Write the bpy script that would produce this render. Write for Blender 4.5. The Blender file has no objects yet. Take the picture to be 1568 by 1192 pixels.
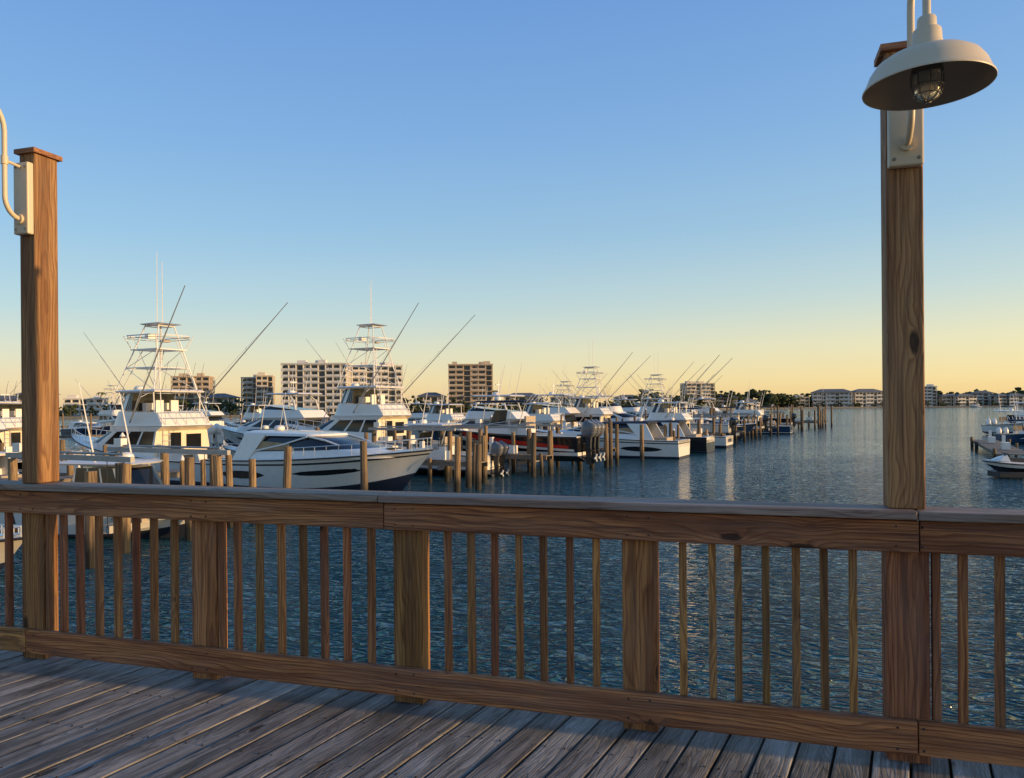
import bpy, math, random
from mathutils import Vector, Matrix, noise as mnoise
R=random.Random(7)
rad=math.radians
scene=bpy.context.scene
scene.view_settings.view_transform='Standard'
scene.view_settings.look='None'
scene.view_settings.exposure=0
# ------------------------------------------------------------------ materials
def newmat(name):
    m=bpy.data.materials.new(name); m.use_nodes=True
    nt=m.node_tree; b=nt.nodes['Principled BSDF']
    return m,nt,b
def N(nt,t,**k):
    n=nt.nodes.new(t)
    for a,v in k.items(): setattr(n,a,v)
    return n
def math_(nt,op,a,b=None,c=None,clamp=False):
    n=N(nt,'ShaderNodeMath',operation=op); n.use_clamp=clamp
    for i,x in enumerate((a,b,c)):
        if x is None: continue
        if isinstance(x,(int,float)): n.inputs[i].default_value=x
        else: nt.links.new(x,n.inputs[i])
    return n.outputs[0]
def mixc(nt,f,a,b,mode='MIX'):
    n=N(nt,'ShaderNodeMix',data_type='RGBA',blend_type=mode)
    for i,x in ((0,f),(6,a),(7,b)):
        if isinstance(x,(int,float)): n.inputs[i].default_value=x
        elif isinstance(x,tuple): n.inputs[i].default_value=(x[0],x[1],x[2],1)
        else: nt.links.new(x,n.inputs[i])
    return n.outputs[2]
def ramp(nt,f,stops,interp='LINEAR'):
    n=N(nt,'ShaderNodeValToRGB'); n.color_ramp.interpolation=interp
    e=n.color_ramp.elements
    while len(e)<len(stops): e.new(.5)
    for k,(p,c) in enumerate(stops):
        e[k].position=p
        e[k].color=(c,c,c,1) if isinstance(c,(int,float)) else (c[0],c[1],c[2],1)
    nt.links.new(f,n.inputs[0]); return n.outputs[0]
def noise(nt,vec,scale,detail=3,rough=.55,dist=0):
    n=N(nt,'ShaderNodeTexNoise'); n.inputs['Scale'].default_value=scale
    n.inputs['Detail'].default_value=detail; n.inputs['Roughness'].default_value=rough
    n.inputs['Distortion'].default_value=dist
    if vec is not None: nt.links.new(vec,n.inputs['Vector'])
    return n.outputs['Fac']
def mapping(nt,vec,scale):
    n=N(nt,'ShaderNodeMapping'); n.inputs['Scale'].default_value=scale
    nt.links.new(vec,n.inputs['Vector']); return n.outputs[0]
def bump(nt,b,h,strength,dist):
    n=N(nt,'ShaderNodeBump'); n.inputs['Strength'].default_value=strength
    n.inputs['Distance'].default_value=dist
    nt.links.new(h,n.inputs['Height']); nt.links.new(n.outputs[0],b.inputs['Normal']); return n
def plain(name,col,rough=.4,metal=0,var=.12,scale=3.,coat=0):
    m,nt,b=newmat(name)
    tc=N(nt,'ShaderNodeTexCoord')
    f=noise(nt,tc.outputs['Object'],scale,4,.6)
    d=tuple(c*(1-var*1.6) for c in col); l=tuple(min(1,c*(1+var*.5)) for c in col)
    nt.links.new(mixc(nt,f,d,l),b.inputs['Base Color'])
    rr=math_(nt,'ADD',math_(nt,'MULTIPLY',f,.2),rough-.08)
    nt.links.new(rr,b.inputs['Roughness'])
    b.inputs['Metallic'].default_value=metal
    if coat: b.inputs['Coat Weight'].default_value=coat
    return m
def wood(name,light,dark,grey=(.2,.18,.15),greyamt=.35,ring=.02,knot=(.02,.011,.006),rough=.7,hue=.25,bs=.5,stain=None,ringmix=.8,strkmix=.7,huev=.015):
    m,nt,b=newmat(name)
    tc=N(nt,'ShaderNodeTexCoord'); oi=N(nt,'ShaderNodeObjectInfo')
    comb=N(nt,'ShaderNodeCombineXYZ')
    nt.links.new(math_(nt,'MULTIPLY',oi.outputs['Random'],37.),comb.inputs[0])
    nt.links.new(math_(nt,'MULTIPLY',oi.outputs['Random'],11.),comb.inputs[1])
    add=N(nt,'ShaderNodeVectorMath',operation='ADD')
    nt.links.new(tc.outputs['Object'],add.inputs[0]); nt.links.new(comb.outputs[0],add.inputs[1])
    P=add.outputs[0]
    warp=noise(nt,mapping(nt,P,(.7,5,5)),1.,3,.5)
    vor=N(nt,'ShaderNodeTexVoronoi'); vor.inputs['Scale'].default_value=1
    wv=N(nt,'ShaderNodeVectorMath',operation='ADD')
    nt.links.new(mapping(nt,P,(2.2,6.0,6.0)),wv.inputs[0]); 
    nt.links.new(math_(nt,'MULTIPLY',noise(nt,P,9,2),.12),wv.inputs[1])
    nt.links.new(wv.outputs[0],vor.inputs['Vector'])
    kd=vor.outputs['Distance']
    kinf=math_(nt,'POWER',2.718,math_(nt,'MULTIPLY',kd,-6.))
    sep=N(nt,'ShaderNodeSeparateXYZ'); nt.links.new(tc.outputs['Object'],sep.inputs[0])
    yy=math_(nt,'ADD',sep.outputs[1],math_(nt,'ADD',math_(nt,'MULTIPLY',oi.outputs['Random'],.2),-.1))
    zz=math_(nt,'ADD',sep.outputs[2],math_(nt,'ADD',math_(nt,'MULTIPLY',oi.outputs['Random'],-.1),.17))
    r=math_(nt,'SQRT',math_(nt,'ADD',math_(nt,'MULTIPLY',yy,yy),math_(nt,'MULTIPLY',zz,zz)))
    r=math_(nt,'ADD',r,math_(nt,'MULTIPLY',warp,.22))
    r=math_(nt,'ADD',r,math_(nt,'MULTIPLY',kinf,.08))
    r=math_(nt,'ADD',r,math_(nt,'MULTIPLY',noise(nt,mapping(nt,P,(3,30,30)),1,3),.008))
    s=math_(nt,'FRACT',math_(nt,'MULTIPLY',r,1./ring))
    s=ramp(nt,s,[(0.,.0),(.5,.25),(.85,1.),(1.,0.)])
    fib=noise(nt,mapping(nt,P,(3.,120,120)),1,4,.7)
    strk=noise(nt,mapping(nt,P,(.8,22,22)),1,4,.6)
    blot=noise(nt,mapping(nt,P,(1.1,6,6)),1.4,5,.65)
    c=mixc(nt,math_(nt,'MULTIPLY',s,ringmix),light,dark)
    c=mixc(nt,math_(nt,'MULTIPLY',ramp(nt,strk,[(.42,0.),(.58,1.)]),strkmix),c,dark)
    c=mixc(nt,math_(nt,'MULTIPLY',ramp(nt,fib,[(.33,1.),(.52,0.)]),.7),c,tuple(x*.35 for x in dark))
    c=mixc(nt,math_(nt,'MULTIPLY',ramp(nt,blot,[(.45,0.),(.68,1.)]),greyamt),c,grey)
    if stain is not None:
        st=noise(nt,mapping(nt,P,(1.3,5,5)),1.1,6,.75)
        c=mixc(nt,math_(nt,'MULTIPLY',ramp(nt,st,[(.48,0.),(.66,1.)]),.75),c,stain)
    kn=ramp(nt,kd,[(.0,1.),(.09,.95),(.13,0.)])
    c=mixc(nt,math_(nt,'MULTIPLY',kn,.9),c,knot)
    hs=N(nt,'ShaderNodeHueSaturation'); nt.links.new(c,hs.inputs['Color'])
    r2=math_(nt,'FRACT',math_(nt,'MULTIPLY',oi.outputs['Random'],7.31))
    nt.links.new(math_(nt,'ADD',math_(nt,'MULTIPLY',r2,hue*2),1-hue),hs.inputs['Value'])
    nt.links.new(math_(nt,'ADD',math_(nt,'MULTIPLY',oi.outputs['Random'],huev*2),.5-huev),hs.inputs['Hue'])
    nt.links.new(hs.outputs[0],b.inputs['Base Color'])
    b.inputs['Roughness'].default_value=rough
    b.inputs['Specular IOR Level'].default_value=.3
    h=math_(nt,'ADD',math_(nt,'MULTIPLY',fib,.8),math_(nt,'MULTIPLY',s,-.4))
    h=math_(nt,'ADD',h,math_(nt,'MULTIPLY',kn,-.8))
    bump(nt,b,h,bs,.005)
    return m
M={}
M['rail']=wood('treated_wood',(.46,.205,.066),(.14,.048,.017),greyamt=.2,hue=.28,bs=.8)
M['cap']=wood('weathered_cap_wood',(.36,.265,.20),(.18,.11,.075),greyamt=.6,grey=(.32,.275,.24),rough=.6)
M['deck']=wood('weathered_deck_wood',(.31,.285,.255),(.09,.078,.066),grey=(.38,.365,.34),greyamt=.65,ring=.014,hue=.30,bs=1.,stain=(.045,.039,.030),rough=.62,ringmix=.75,huev=.006)
M['post']=wood('post_wood',(.50,.26,.10),(.20,.078,.028),greyamt=.25,grey=(.30,.21,.13),bs=.8)
def piling_mat(name='piling_wood'):
    m,nt,b=newmat(name)
    g=N(nt,'ShaderNodeNewGeometry'); sep=N(nt,'ShaderNodeSeparateXYZ'); nt.links.new(g.outputs['Position'],sep.inputs[0])
    f=noise(nt,mapping(nt,g.outputs['Position'],(9,9,.7)),1.5,4,.6)
    big=noise(nt,mapping(nt,g.outputs['Position'],(.35,.35,.1)),1.,2,.6)
    c=mixc(nt,ramp(nt,f,[(.35,0.),(.65,1.)]),(.10,.062,.034),(.35,.23,.11))
    c=mixc(nt,ramp(nt,big,[(.4,0.),(.6,.7)]),c,(.075,.055,.038))
    z=math_(nt,'ADD',sep.outputs[2],math_(nt,'MULTIPLY',f,.6))
    w=ramp(nt,math_(nt,'MULTIPLY',z,.5),[(.35,1.),(.65,0.)])
    c=mixc(nt,w,c,(.02,.018,.012))
    nt.links.new(c,b.inputs['Base Color']); b.inputs['Roughness'].default_value=.8
    bump(nt,b,f,.6,.03)
    return m
M['piling']=piling_mat()
M['dock']=plain('dock_planks',(.27,.21,.145),.75,var=.4,scale=4)
M['white']=plain('white_gelcoat',(.83,.78,.69),.28,var=.07,coat=.3)
M['cream']=plain('cream_gelcoat',(.78,.66,.47),.3,var=.06,coat=.3)
M['grey']=plain('grey_gelcoat',(.26,.28,.31),.32,var=.08)
M['motor']=plain('dark_grey_cowling',(.13,.13,.135),.3,var=.1,coat=.3)
M['navy']=plain('navy_gelcoat',(.02,.045,.10),.2,var=.1,coat=.5)
M['black']=plain('black_gelcoat',(.012,.012,.014),.2,var=.1,coat=.5)
M['red']=plain('red_stripe',(.6,.03,.02),.3,var=.05)
M['bottom']=plain('antifouling_paint',(.03,.035,.06),.6,var=.2)
M['glass']=plain('tinted_glass',(.010,.011,.012),.12,var=.1)
M['amber']=plain('cabin_interior',(.42,.27,.12),.4,var=.4)
M['metal']=plain('anodised_aluminium',(.75,.74,.70),.3,.4,var=.05)
M['galv']=plain('galvanised_steel',(.42,.40,.36),.5,.3,var=.3)
M['canvas']=plain('navy_canvas',(.025,.035,.06),.85,var=.2)
M['tan']=plain('tan_vinyl',(.45,.36,.25),.6,var=.15)
M['teak']=plain('teak_deck',(.30,.18,.09),.6,var=.25,scale=8)
M['rubber']=plain('dark_rubber',(.03,.03,.03),.6)
M['lamp']=plain('beige_enamel',(.62,.51,.34),.42,var=.06,scale=6)
M['lampin']=plain('lamp_inner_shaded_enamel',(.36,.28,.19),.55,var=.08,scale=6)  # beige enamel darkened: the shadow inside the hood is put into the colour
M['dkmetal']=plain('lamp_socket_metal',(.22,.2,.17),.4,.6)
M['nail']=plain('rusty_nail',(.05,.04,.035),.5,.5)
M['stucco']=plain('cream_stucco',(.66,.57,.44),.8,var=.1,scale=.3)
M['stucco2']=plain('white_stucco',(.72,.67,.59),.8,var=.08,scale=.3)
M['stucco3']=plain('tan_stucco',(.56,.44,.31),.8,var=.12,scale=.3)
M['bglass']=plain('window_glass',(.045,.055,.07),.2,var=.5,scale=.25)
M['roof']=plain('roof_shingle',(.17,.165,.16),.8,var=.2,scale=.5)
M['land']=plain('sandy_land',(.22,.19,.12),.9,var=.4,scale=.05)
M['seawall']=plain('seawall_concrete',(.20,.19,.165),.85,var=.4,scale=.5)
def foliage():
    m,nt,b=newmat('tree_foliage')
    g=N(nt,'ShaderNodeNewGeometry')
    f=noise(nt,g.outputs['Position'],.25,5,.7)
    c=mixc(nt,ramp(nt,f,[(.35,0.),(.65,1.)]),(.02,.03,.014),(.075,.09,.035))
    nt.links.new(c,b.inputs['Base Color']); b.inputs['Roughness'].default_value=.85
    b.inputs['Specular IOR Level'].default_value=.15
    return m
M['leaf']=foliage()
M['bark']=plain('tree_bark',(.1,.075,.05),.9)
def clearglass():
    m,nt,b=newmat('jar_glass')
    b.inputs['Base Color'].default_value=(1,.92,.75,1); b.inputs['Roughness'].default_value=.04
    b.inputs['Transmission Weight'].default_value=.75; b.inputs['IOR'].default_value=1.3
    return m
M['jar']=clearglass()
def water():
    m,nt,b=newmat('harbour_water')
    g=N(nt,'ShaderNodeNewGeometry')
    P=g.outputs['Position']
    rot=N(nt,'ShaderNodeMapping'); rot.inputs['Rotation'].default_value=(0,0,rad(18)); nt.links.new(P,rot.inputs['Vector'])
    v=mapping(nt,rot.outputs[0],(.62,1.25,1))
    a=noise(nt,v,3.0,1,.5,1.1)
    c=noise(nt,mapping(nt,P,(1,1.3,1)),9.5,2,.6,.3)
    lo=noise(nt,v,.8,2,.5,.3)
    big=noise(nt,mapping(nt,P,(.04,.10,1)),1,4,.6)
    calm=ramp(nt,big,[(.38,.65),(.62,1.)])
    cr=math_(nt,'SUBTRACT',1.,math_(nt,'ABSOLUTE',math_(nt,'MULTIPLY',math_(nt,'SUBTRACT',a,.5),3.2)))
    cr=math_(nt,'MULTIPLY',cr,cr)
    h=math_(nt,'ADD',math_(nt,'MULTIPLY',cr,.5),math_(nt,'MULTIPLY',a,.5))
    h=math_(nt,'ADD',h,math_(nt,'MULTIPLY',c,.11))
    h=math_(nt,'ADD',h,math_(nt,'MULTIPLY',lo,.8))
    h=math_(nt,'MULTIPLY',h,calm)
    # ripple bump flattened with distance so far water mirrors more bright low sky
    sep=N(nt,'ShaderNodeSeparateXYZ'); nt.links.new(P,sep.inputs[0])
    fall=N(nt,'ShaderNodeMapRange'); nt.links.new(sep.outputs[1],fall.inputs[0]); fall.interpolation_type='SMOOTHERSTEP'
    fall.inputs[1].default_value=-12; fall.inputs[2].default_value=75; fall.inputs[3].default_value=1.; fall.inputs[4].default_value=.17
    h=math_(nt,'MULTIPLY',h,fall.outputs[0])
    b.inputs['Base Color'].default_value=(.014,.075,.088,1)
    b.inputs['Roughness'].default_value=.05; b.inputs['IOR'].default_value=1.34
    bump(nt,b,h,1.,.24)
    return m
M['water']=water()
# ------------------------------------------------------------------ mesh builder
COL=scene.collection
class MB:
    def __init__(s): s.v=[];s.f=[];s.m=[];s.mats=[]
    def mi(s,n):
        if n not in s.mats: s.mats.append(n)
        return s.mats.index(n)
    def add(s,vs,fs,mat):
        o=len(s.v); s.v+= [tuple(x) for x in vs]
        for k,f in enumerate(fs):
            s.f.append(tuple(o+i for i in f)); s.m.append(s.mi(mat[k] if isinstance(mat,list) else mat))
    def box(s,c,sz,mat,rz=0,taper=1.,rx=0,ry=0):
        hx,hy,hz=sz[0]/2,sz[1]/2,sz[2]/2
        Mx=Matrix.Translation(c)@Matrix.Rotation(rz,4,'Z')@Matrix.Rotation(ry,4,'Y')@Matrix.Rotation(rx,4,'X')
        vs=[]
        for z,t in ((-hz,1),(hz,taper)):
            for x,y in ((-hx,-hy),(hx,-hy),(hx,hy),(-hx,hy)): vs.append(Mx@Vector((x*t,y*t,z)))
        s.add(vs,[(3,2,1,0),(4,5,6,7),(0,1,5,4),(1,2,6,5),(2,3,7,6),(3,0,4,7)],mat)
    def tube(s,p0,p1,r0,mat,r1=None,n=6):
        p0=Vector(p0);p1=Vector(p1); r1=r0 if r1 is None else r1
        d=(p1-p0); 
        if d.length<1e-6: return
        q=d.to_track_quat('Z','Y'); vs=[]
        for p,r in ((p0,r0),(p1,r1)):
            for i in range(n):
                a=2*math.pi*i/n; vs.append(p+q@Vector((r*math.cos(a),r*math.sin(a),0)))
        fs=[(i,(i+1)%n,n+(i+1)%n,n+i) for i in range(n)]+[tuple(range(n-1,-1,-1)),tuple(range(n,2*n))]
        s.add(vs,fs,mat)
    def path(s,pts,r,mat,n=6):
        pts=[Vector(p) for p in pts]; rows=[]
        for i,p in enumerate(pts):
            d=(pts[min(i+1,len(pts)-1)]-pts[max(i-1,0)]).normalized()
            ref=Vector((0,0,1)) if abs(d.z)<.9 else Vector((1,0,0))
            if i==0: u=d.cross(ref).normalized()
            else: u=(u-d*u.dot(d)).normalized()
            w=d.cross(u)
            rows.append([p+u*(r*math.cos(2*math.pi*k/n))+w*(r*math.sin(2*math.pi*k/n)) for k in range(n)])
        vs=[v for row in rows for v in row]; fs=[]
        for i in range(len(rows)-1):
            for k in range(n): fs.append((i*n+k,i*n+(k+1)%n,(i+1)*n+(k+1)%n,(i+1)*n+k))
        fs+=[tuple(range(n-1,-1,-1)),tuple(range((len(rows)-1)*n,len(rows)*n))]
        s.add(vs,fs,mat)
    def revolve(s,prof,mat,c=(0,0,0),n=48):
        vs=[];fs=[]
        for r,z in prof:
            for k in range(n):
                a=2*math.pi*k/n; vs.append((c[0]+r*math.cos(a),c[1]+r*math.sin(a),c[2]+z))
        for i in range(len(prof)-1):
            for k in range(n): fs.append((i*n+k,i*n+(k+1)%n,(i+1)*n+(k+1)%n,(i+1)*n+k))
        s.add(vs,fs,mat)
    def prism(s,poly,z0,z1,mat):
        n=len(poly); vs=[(x,y,z0) for x,y in poly]+[(x,y,z1) for x,y in poly]
        s.add(vs,[tuple(range(n-1,-1,-1)),tuple(range(n,2*n))]+[(i,(i+1)%n,n+(i+1)%n,n+i) for i in range(n)],mat)
    def obj(s,name,parent=None,smooth=35,loc=None,rz=0,bevel=0):
        me=bpy.data.meshes.new(name); me.from_pydata(s.v,[],s.f)
        for n in s.mats: me.materials.append(M[n])
        me.polygons.foreach_set('material_index',s.m)
        if smooth:
            me.polygons.foreach_set('use_smooth',[True]*len(me.polygons))
            me.set_sharp_from_angle(angle=rad(smooth))
        me.update()
        o=bpy.data.objects.new(name,me); COL.objects.link(o)
        if parent: o.parent=parent
        if loc: o.location=loc
        o.rotation_euler[2]=rz
        if bevel:
            b=o.modifiers.new('bevel','BEVEL'); b.width=bevel; b.segments=2; b.limit_method='ANGLE'
        return o
def empty(name,loc=(0,0,0),rz=0,rx=0,ry=0):
    e=bpy.data.objects.new(name,None); COL.objects.link(e); e.location=loc; e.rotation_euler=(rx,ry,rz); e.empty_display_size=.3
    return e
def clone(e,loc,rz,s=1.):
    n=empty(e.name.split('.')[0],(loc[0],loc[1],e.location.z),rad(rz)); n.scale=(s,s,s)
    for c in list(e.children):
        k=c.copy(); COL.objects.link(k); k.parent=n
    return n
# ------------------------------------------------------------------ camera
EYE=4.2; DECK=EYE-1.54
cam=bpy.data.cameras.new('camera'); co=bpy.data.objects.new('camera',cam); COL.objects.link(co)
co.location=(0,0,EYE); co.rotation_euler=(rad(90),rad(.45),0)
cam.sensor_width=36; cam.lens=26.4; cam.shift_y=.0166; cam.clip_end=12000; cam.clip_start=.05
scene.camera=co
# ------------------------------------------------------------------ sky + sun
SAZ=-15.5; SEL=8.
w=bpy.data.worlds.new('World'); scene.world=w; w.use_nodes=True
nt=w.node_tree; bg=nt.nodes['Background']
sky=N(nt,'ShaderNodeTexSky'); sky.sky_type='NISHITA'; sky.sun_disc=False
sky.sun_elevation=rad(SEL); sky.sun_rotation=rad(90-SAZ)
sky.altitude=0; sky.air_density=1.; sky.dust_density=1.2; sky.ozone_density=2.
tc=N(nt,'ShaderNodeTexCoord'); sp=N(nt,'ShaderNodeSeparateXYZ'); nt.links.new(tc.outputs['Generated'],sp.inputs[0])
zz=sp.outputs[2]
gl=ramp(nt,zz,[(0.,(.84,.58,.33)),(.03,(.84,.67,.42)),(.065,(.68,.67,.53)),(.12,(.43,.60,.66)),(.20,(.29,.51,.72)),(.32,(.195,.40,.73)),(.47,(.135,.31,.69)),(1.,(.08,.20,.48))])
gr=ramp(nt,zz,[(0.,(1.,.66,.24)),(.03,(1.,.77,.33)),(.075,(.90,.80,.46)),(.14,(.60,.70,.64)),(.22,(.37,.57,.71)),(.34,(.24,.45,.75)),(.5,(.16,.34,.71)),(1.,(.09,.21,.48))])
az=math_(nt,'ADD',math_(nt,'MULTIPLY',sp.outputs[0],.62),.42,clamp=True)
grad=mixc(nt,az,gl,gr)
sc=N(nt,'ShaderNodeVectorMath',operation='SCALE'); nt.links.new(grad,sc.inputs[0]); sc.inputs['Scale'].default_value=1/.15
sc2=N(nt,'ShaderNodeVectorMath',operation='SCALE'); nt.links.new(sky.outputs[0],sc2.inputs[0]); sc2.inputs['Scale'].default_value=2.4
nt.links.new(mixc(nt,.15,sc.outputs[0],sc2.outputs[0]),bg.inputs[0]); bg.inputs[1].default_value=.15
sl=bpy.data.lights.new('sun','SUN'); so=bpy.data.objects.new('sun',sl); COL.objects.link(so)
sl.energy=5.; sl.angle=rad(.5); sl.color=(1,.65,.30)
sd=Vector((math.cos(rad(SAZ))*math.cos(rad(SEL)),math.sin(rad(SAZ))*math.cos(rad(SEL)),math.sin(rad(SEL))))
so.rotation_euler=sd.to_track_quat('Z','Y').to_euler()
# ------------------------------------------------------------------ water + land
mb=MB(); mb.add([(-6000,-300,0),(6000,-300,0),(6000,9000,0),(-6000,9000,0)],[(0,1,2,3)],'water'); mb.obj('water',smooth=0)
shore=[(-3000,150),(-700,240),(-320,310),(-150,350),(-40,385),(40,440),(110,560),(200,640),(330,680),(600,690),(1200,560),(3000,300)]
mb=MB()
poly=shore+[(3000,5000),(-3000,5000)]
mb.prism(poly,-1,.9,'land')
for a,b_ in zip(shore[:-1],shore[1:]):
    a=Vector(a);b2=Vector(b_);d=(b2-a);n=Vector((d.y,-d.x)).normalized()
    c=(a+b2)/2+n*.3
    mb.box((c.x,c.y,.0),(d.length,.8,2.),'seawall',rz=math.atan2(d.y,d.x))
mb.obj('land',smooth=0)
def shore_y(x):
    for (x0,y0),(x1,y1) in zip(shore[:-1],shore[1:]):
        if x0<=x<=x1: return y0+(y1-y0)*(x-x0)/(x1-x0)
    return 600
# ------------------------------------------------------------------ trees (distant mass)
import bmesh
bm=bmesh.new(); bmesh.ops.create_icosphere(bm,subdivisions=1,radius=1)
ICO1_V=[v.co.copy() for v in bm.verts]; ICO1_F=[tuple(v.index for v in f.verts) for f in bm.faces]; bm.free()
mb=MB()
def tree(mb,x,y,h):
    mb.tube((x,y,.8),(x+R.uniform(-.3,.3),y,h*.6),.25,'bark',.12,5)
    for k in range(3):
        a=R.uniform(0,6.28); mb.tube((x,y,h*.35),(x+math.cos(a)*h*.22,y+math.sin(a)*h*.22,h*.7),.12,'bark',.05,4)
    for k in range(R.randint(12,17)):
        a=R.uniform(0,6.28); rr=R.random()**.6*h*.42; zz=R.uniform(.22,.95)*h
        rr*= (1-((zz/h-.55)/.6)**2*.8)
        s=R.uniform(.08,.17)*h
        vs=[]
        for v in ICO1_V:
            j=s*R.uniform(.65,1.3); vs.append((x+math.cos(a)*rr+v.x*j*1.15,y+math.sin(a)*rr+v.y*j,zz+v.z*j*.75))
        mb.add(vs,ICO1_F,'leaf')
def palm(mb,x,y,h):
    mb.tube((x,y,.8),(x+.4,y,h),.22,'bark',.14,5)
    for k in range(11):
        a=k*.57+R.random()*.3; pts=[]
        L=R.uniform(2.2,3)
        for t in (0,.35,.7,1):
            pts.append(Vector((x+.4+math.cos(a)*L*t,y+math.sin(a)*L*t,h+.9*math.sin(t*2.2)-1.7*t*t)))
        side=Vector((-math.sin(a),math.cos(a),0))
        for i in range(3):
            w0,w1=(.25,.45,.35,.05)[i],(.25,.45,.35,.05)[i+1]
            mb.add([pts[i]-side*w0,pts[i]+side*w0,pts[i+1]+side*w1-Vector((0,0,.1)),pts[i+1]-side*w1],[(0,1,2,3)],'leaf')
x=-420.
while x<620:
    sy=shore_y(x); dens=R.uniform(2.5,6)
    big=mnoise.noise(Vector((x*.02,3.1,0)))
    h=R.uniform(6,9.5)+big*4
    if x>90: h+=4.2
    tree(mb,x,sy+R.uniform(20,45),max(4.5,h)); 
    if x>90: tree(mb,x+2,sy+R.uniform(30,60),max(4.5,h*R.uniform(.9,1.35)))
    if R.random()<.6: tree(mb,x+R.uniform(-2,2),sy+R.uniform(3,9),R.uniform(3,6))
    if R.random()<.12: palm(mb,x,sy+R.uniform(5,12),R.uniform(8,13))
    x+=dens
mb.obj('distant_tree_line',smooth=0)
# ------------------------------------------------------------------ buildings
def condo(name,x,y,w,d,floors,rz,wall='stucco',bays=6,fh=2.95,hip=False,base=.9):
    e=empty(name,(x,y,base),rz); H=floors*fh
    mb=MB()
    mb.box((0,0,H/2),(w-2.4,d-2.4,H),wall)
    mb.obj('walls',e,0)
    g=MB(); s=MB(); rl=MB()
    bw=w/bays; bd=max(2,int(round(d/5.)))
    dw=d/bd
    for f in range(floors):
        z=f*fh
        for sd in (-1,1):
            for k in range(bays):
                cx=-w/2+bw*(k+.5)
                if (k*7+3)%5!=4: g.box((cx,sd*(d/2-1.18),z+1.35),(bw*.72,.12,2.1),'bglass')
                else: g.box((cx,sd*(d/2-1.18),z+1.6),(bw*.35,.12,1.2),'bglass')
            for k in range(bd):
                cy=-d/2+dw*(k+.5)
                g.box((sd*(w/2-1.18),cy,z+1.45),(.12,dw*.45,1.7),'bglass')
        s.box((0,0,z+fh-.1),(w,d,.26),wall)
        for sd in (-1,1):
            for k in range(bays):
                if k%3!=2:
                    cx=-w/2+bw*(k+.5); rl.box((cx,sd*(d/2-.08),z+.62),(bw*.96,.08,.95),wall)
    for k in range(bays+1):
        cx=-w/2+bw*k
        for sd in (-1,1): s.box((max(-w/2+.14,min(w/2-.14,cx)),sd*(d/2-.62),H/2),(.24,1.22,H),wall)
    for k in range(bd+1):
        cy=-d/2+dw*k
        for sd in (-1,1):
            if k not in (0,bd): s.box((sd*(w/2-.7),cy,H/2),(1.3,.8,H),wall)
    g.obj('windows',e,0); s.obj('balcony_slabs',e,0); rl.obj('balcony_rails',e,0)
    r=MB()
    if hip:
        vs=[(-w/2-1,-d/2-1,H),(w/2+1,-d/2-1,H),(w/2+1,d/2+1,H),(-w/2-1,d/2+1,H),(-w/2+d/2,0,H+d*.22),(w/2-d/2,0,H+d*.22)]
        r.add(vs,[(0,1,5,4),(1,2,5),(2,3,4,5),(3,0,4),(3,2,1,0)],'roof')
    else:
        r.box((0,0,H+.35),(w+.3,d+.3,.5),wall)
        for k in range(3):
            r.box((R.uniform(-w*.38,w*.38),R.uniform(-d*.2,d*.2),H+1.4),(R.uniform(2.5,5),R.uniform(3,5),1.8),wall)
    r.obj('roof',e,0)
    return e
def P2(px,D): return (px-784)/1150*D
condo('condominium_tower',P2(721,430),430,25,17,9,rad(3),'stucco3',6)
condo('condominium_block',P2(485,370),372,32,15,8,rad(2),'stucco2',9,fh=3.05)
condo('condominium_block',P2(572,385),392,26,15,8,rad(16),'stucco2',7,fh=3.05)
condo('condominium_block',P2(392,430),432,13,14,7,rad(-3),'stucco',4,fh=2.9)
condo('condominium_block',P2(420,440),425,9,13,7,rad(12),'stucco',3,fh=3.)
condo('condominium_block',P2(296,420),420,20,14,7,rad(10),'stucco3',5,fh=2.95)
condo('apartment_building',P2(1069,640),642,25,16,7,rad(8),'stucco',6,fh=3.)
condo('waterfront_hotel',P2(1275,690),692,34,14,4,rad(-14),'stucco2',9,fh=3.4,hip=True)
condo('waterfront_hotel',P2(1328,695),697,28,14,4,rad(4),'stucco2',8,fh=3.4,hip=True)
for px,D,w_,fl,st in ((1145,672,14,2,'stucco2'),(1192,690,16,2,'stucco2'),(1225,690,12,3,'stucco'),(1420,697,12,6,'stucco2'),(1452,706,18,3,'stucco'),(1477,698,20,3,'stucco2'),(1503,716,18,4,'stucco2'),(1530,702,12,3,'stucco'),(1555,697,16,3,'stucco2'),(1590,704,24,3,'stucco2'),(1630,700,24,4,'stucco'),(1378,712,16,3,'stucco'),(660,425,16,3,'stucco2'),(600,405,14,2,'stucco'),(340,410,16,3,'stucco'),(130,420,20,3,'stucco2'),(60,430,18,4,'stucco'),(10,420,20,3,'stucco3'),(215,415,14,4,'stucco2'),(800,470,22,3,'stucco2'),(870,520,24,3,'stucco'),(960,590,20,3,'stucco2'),(1110,660,20,3,'stucco')):
    condo('waterfront_house',P2(px,D),D+R.uniform(-3,3),w_,11,fl,rad(R.uniform(-18,18)),st,max(3,int(w_/4)),fh=3.0,hip=R.random()<.75)
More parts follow.
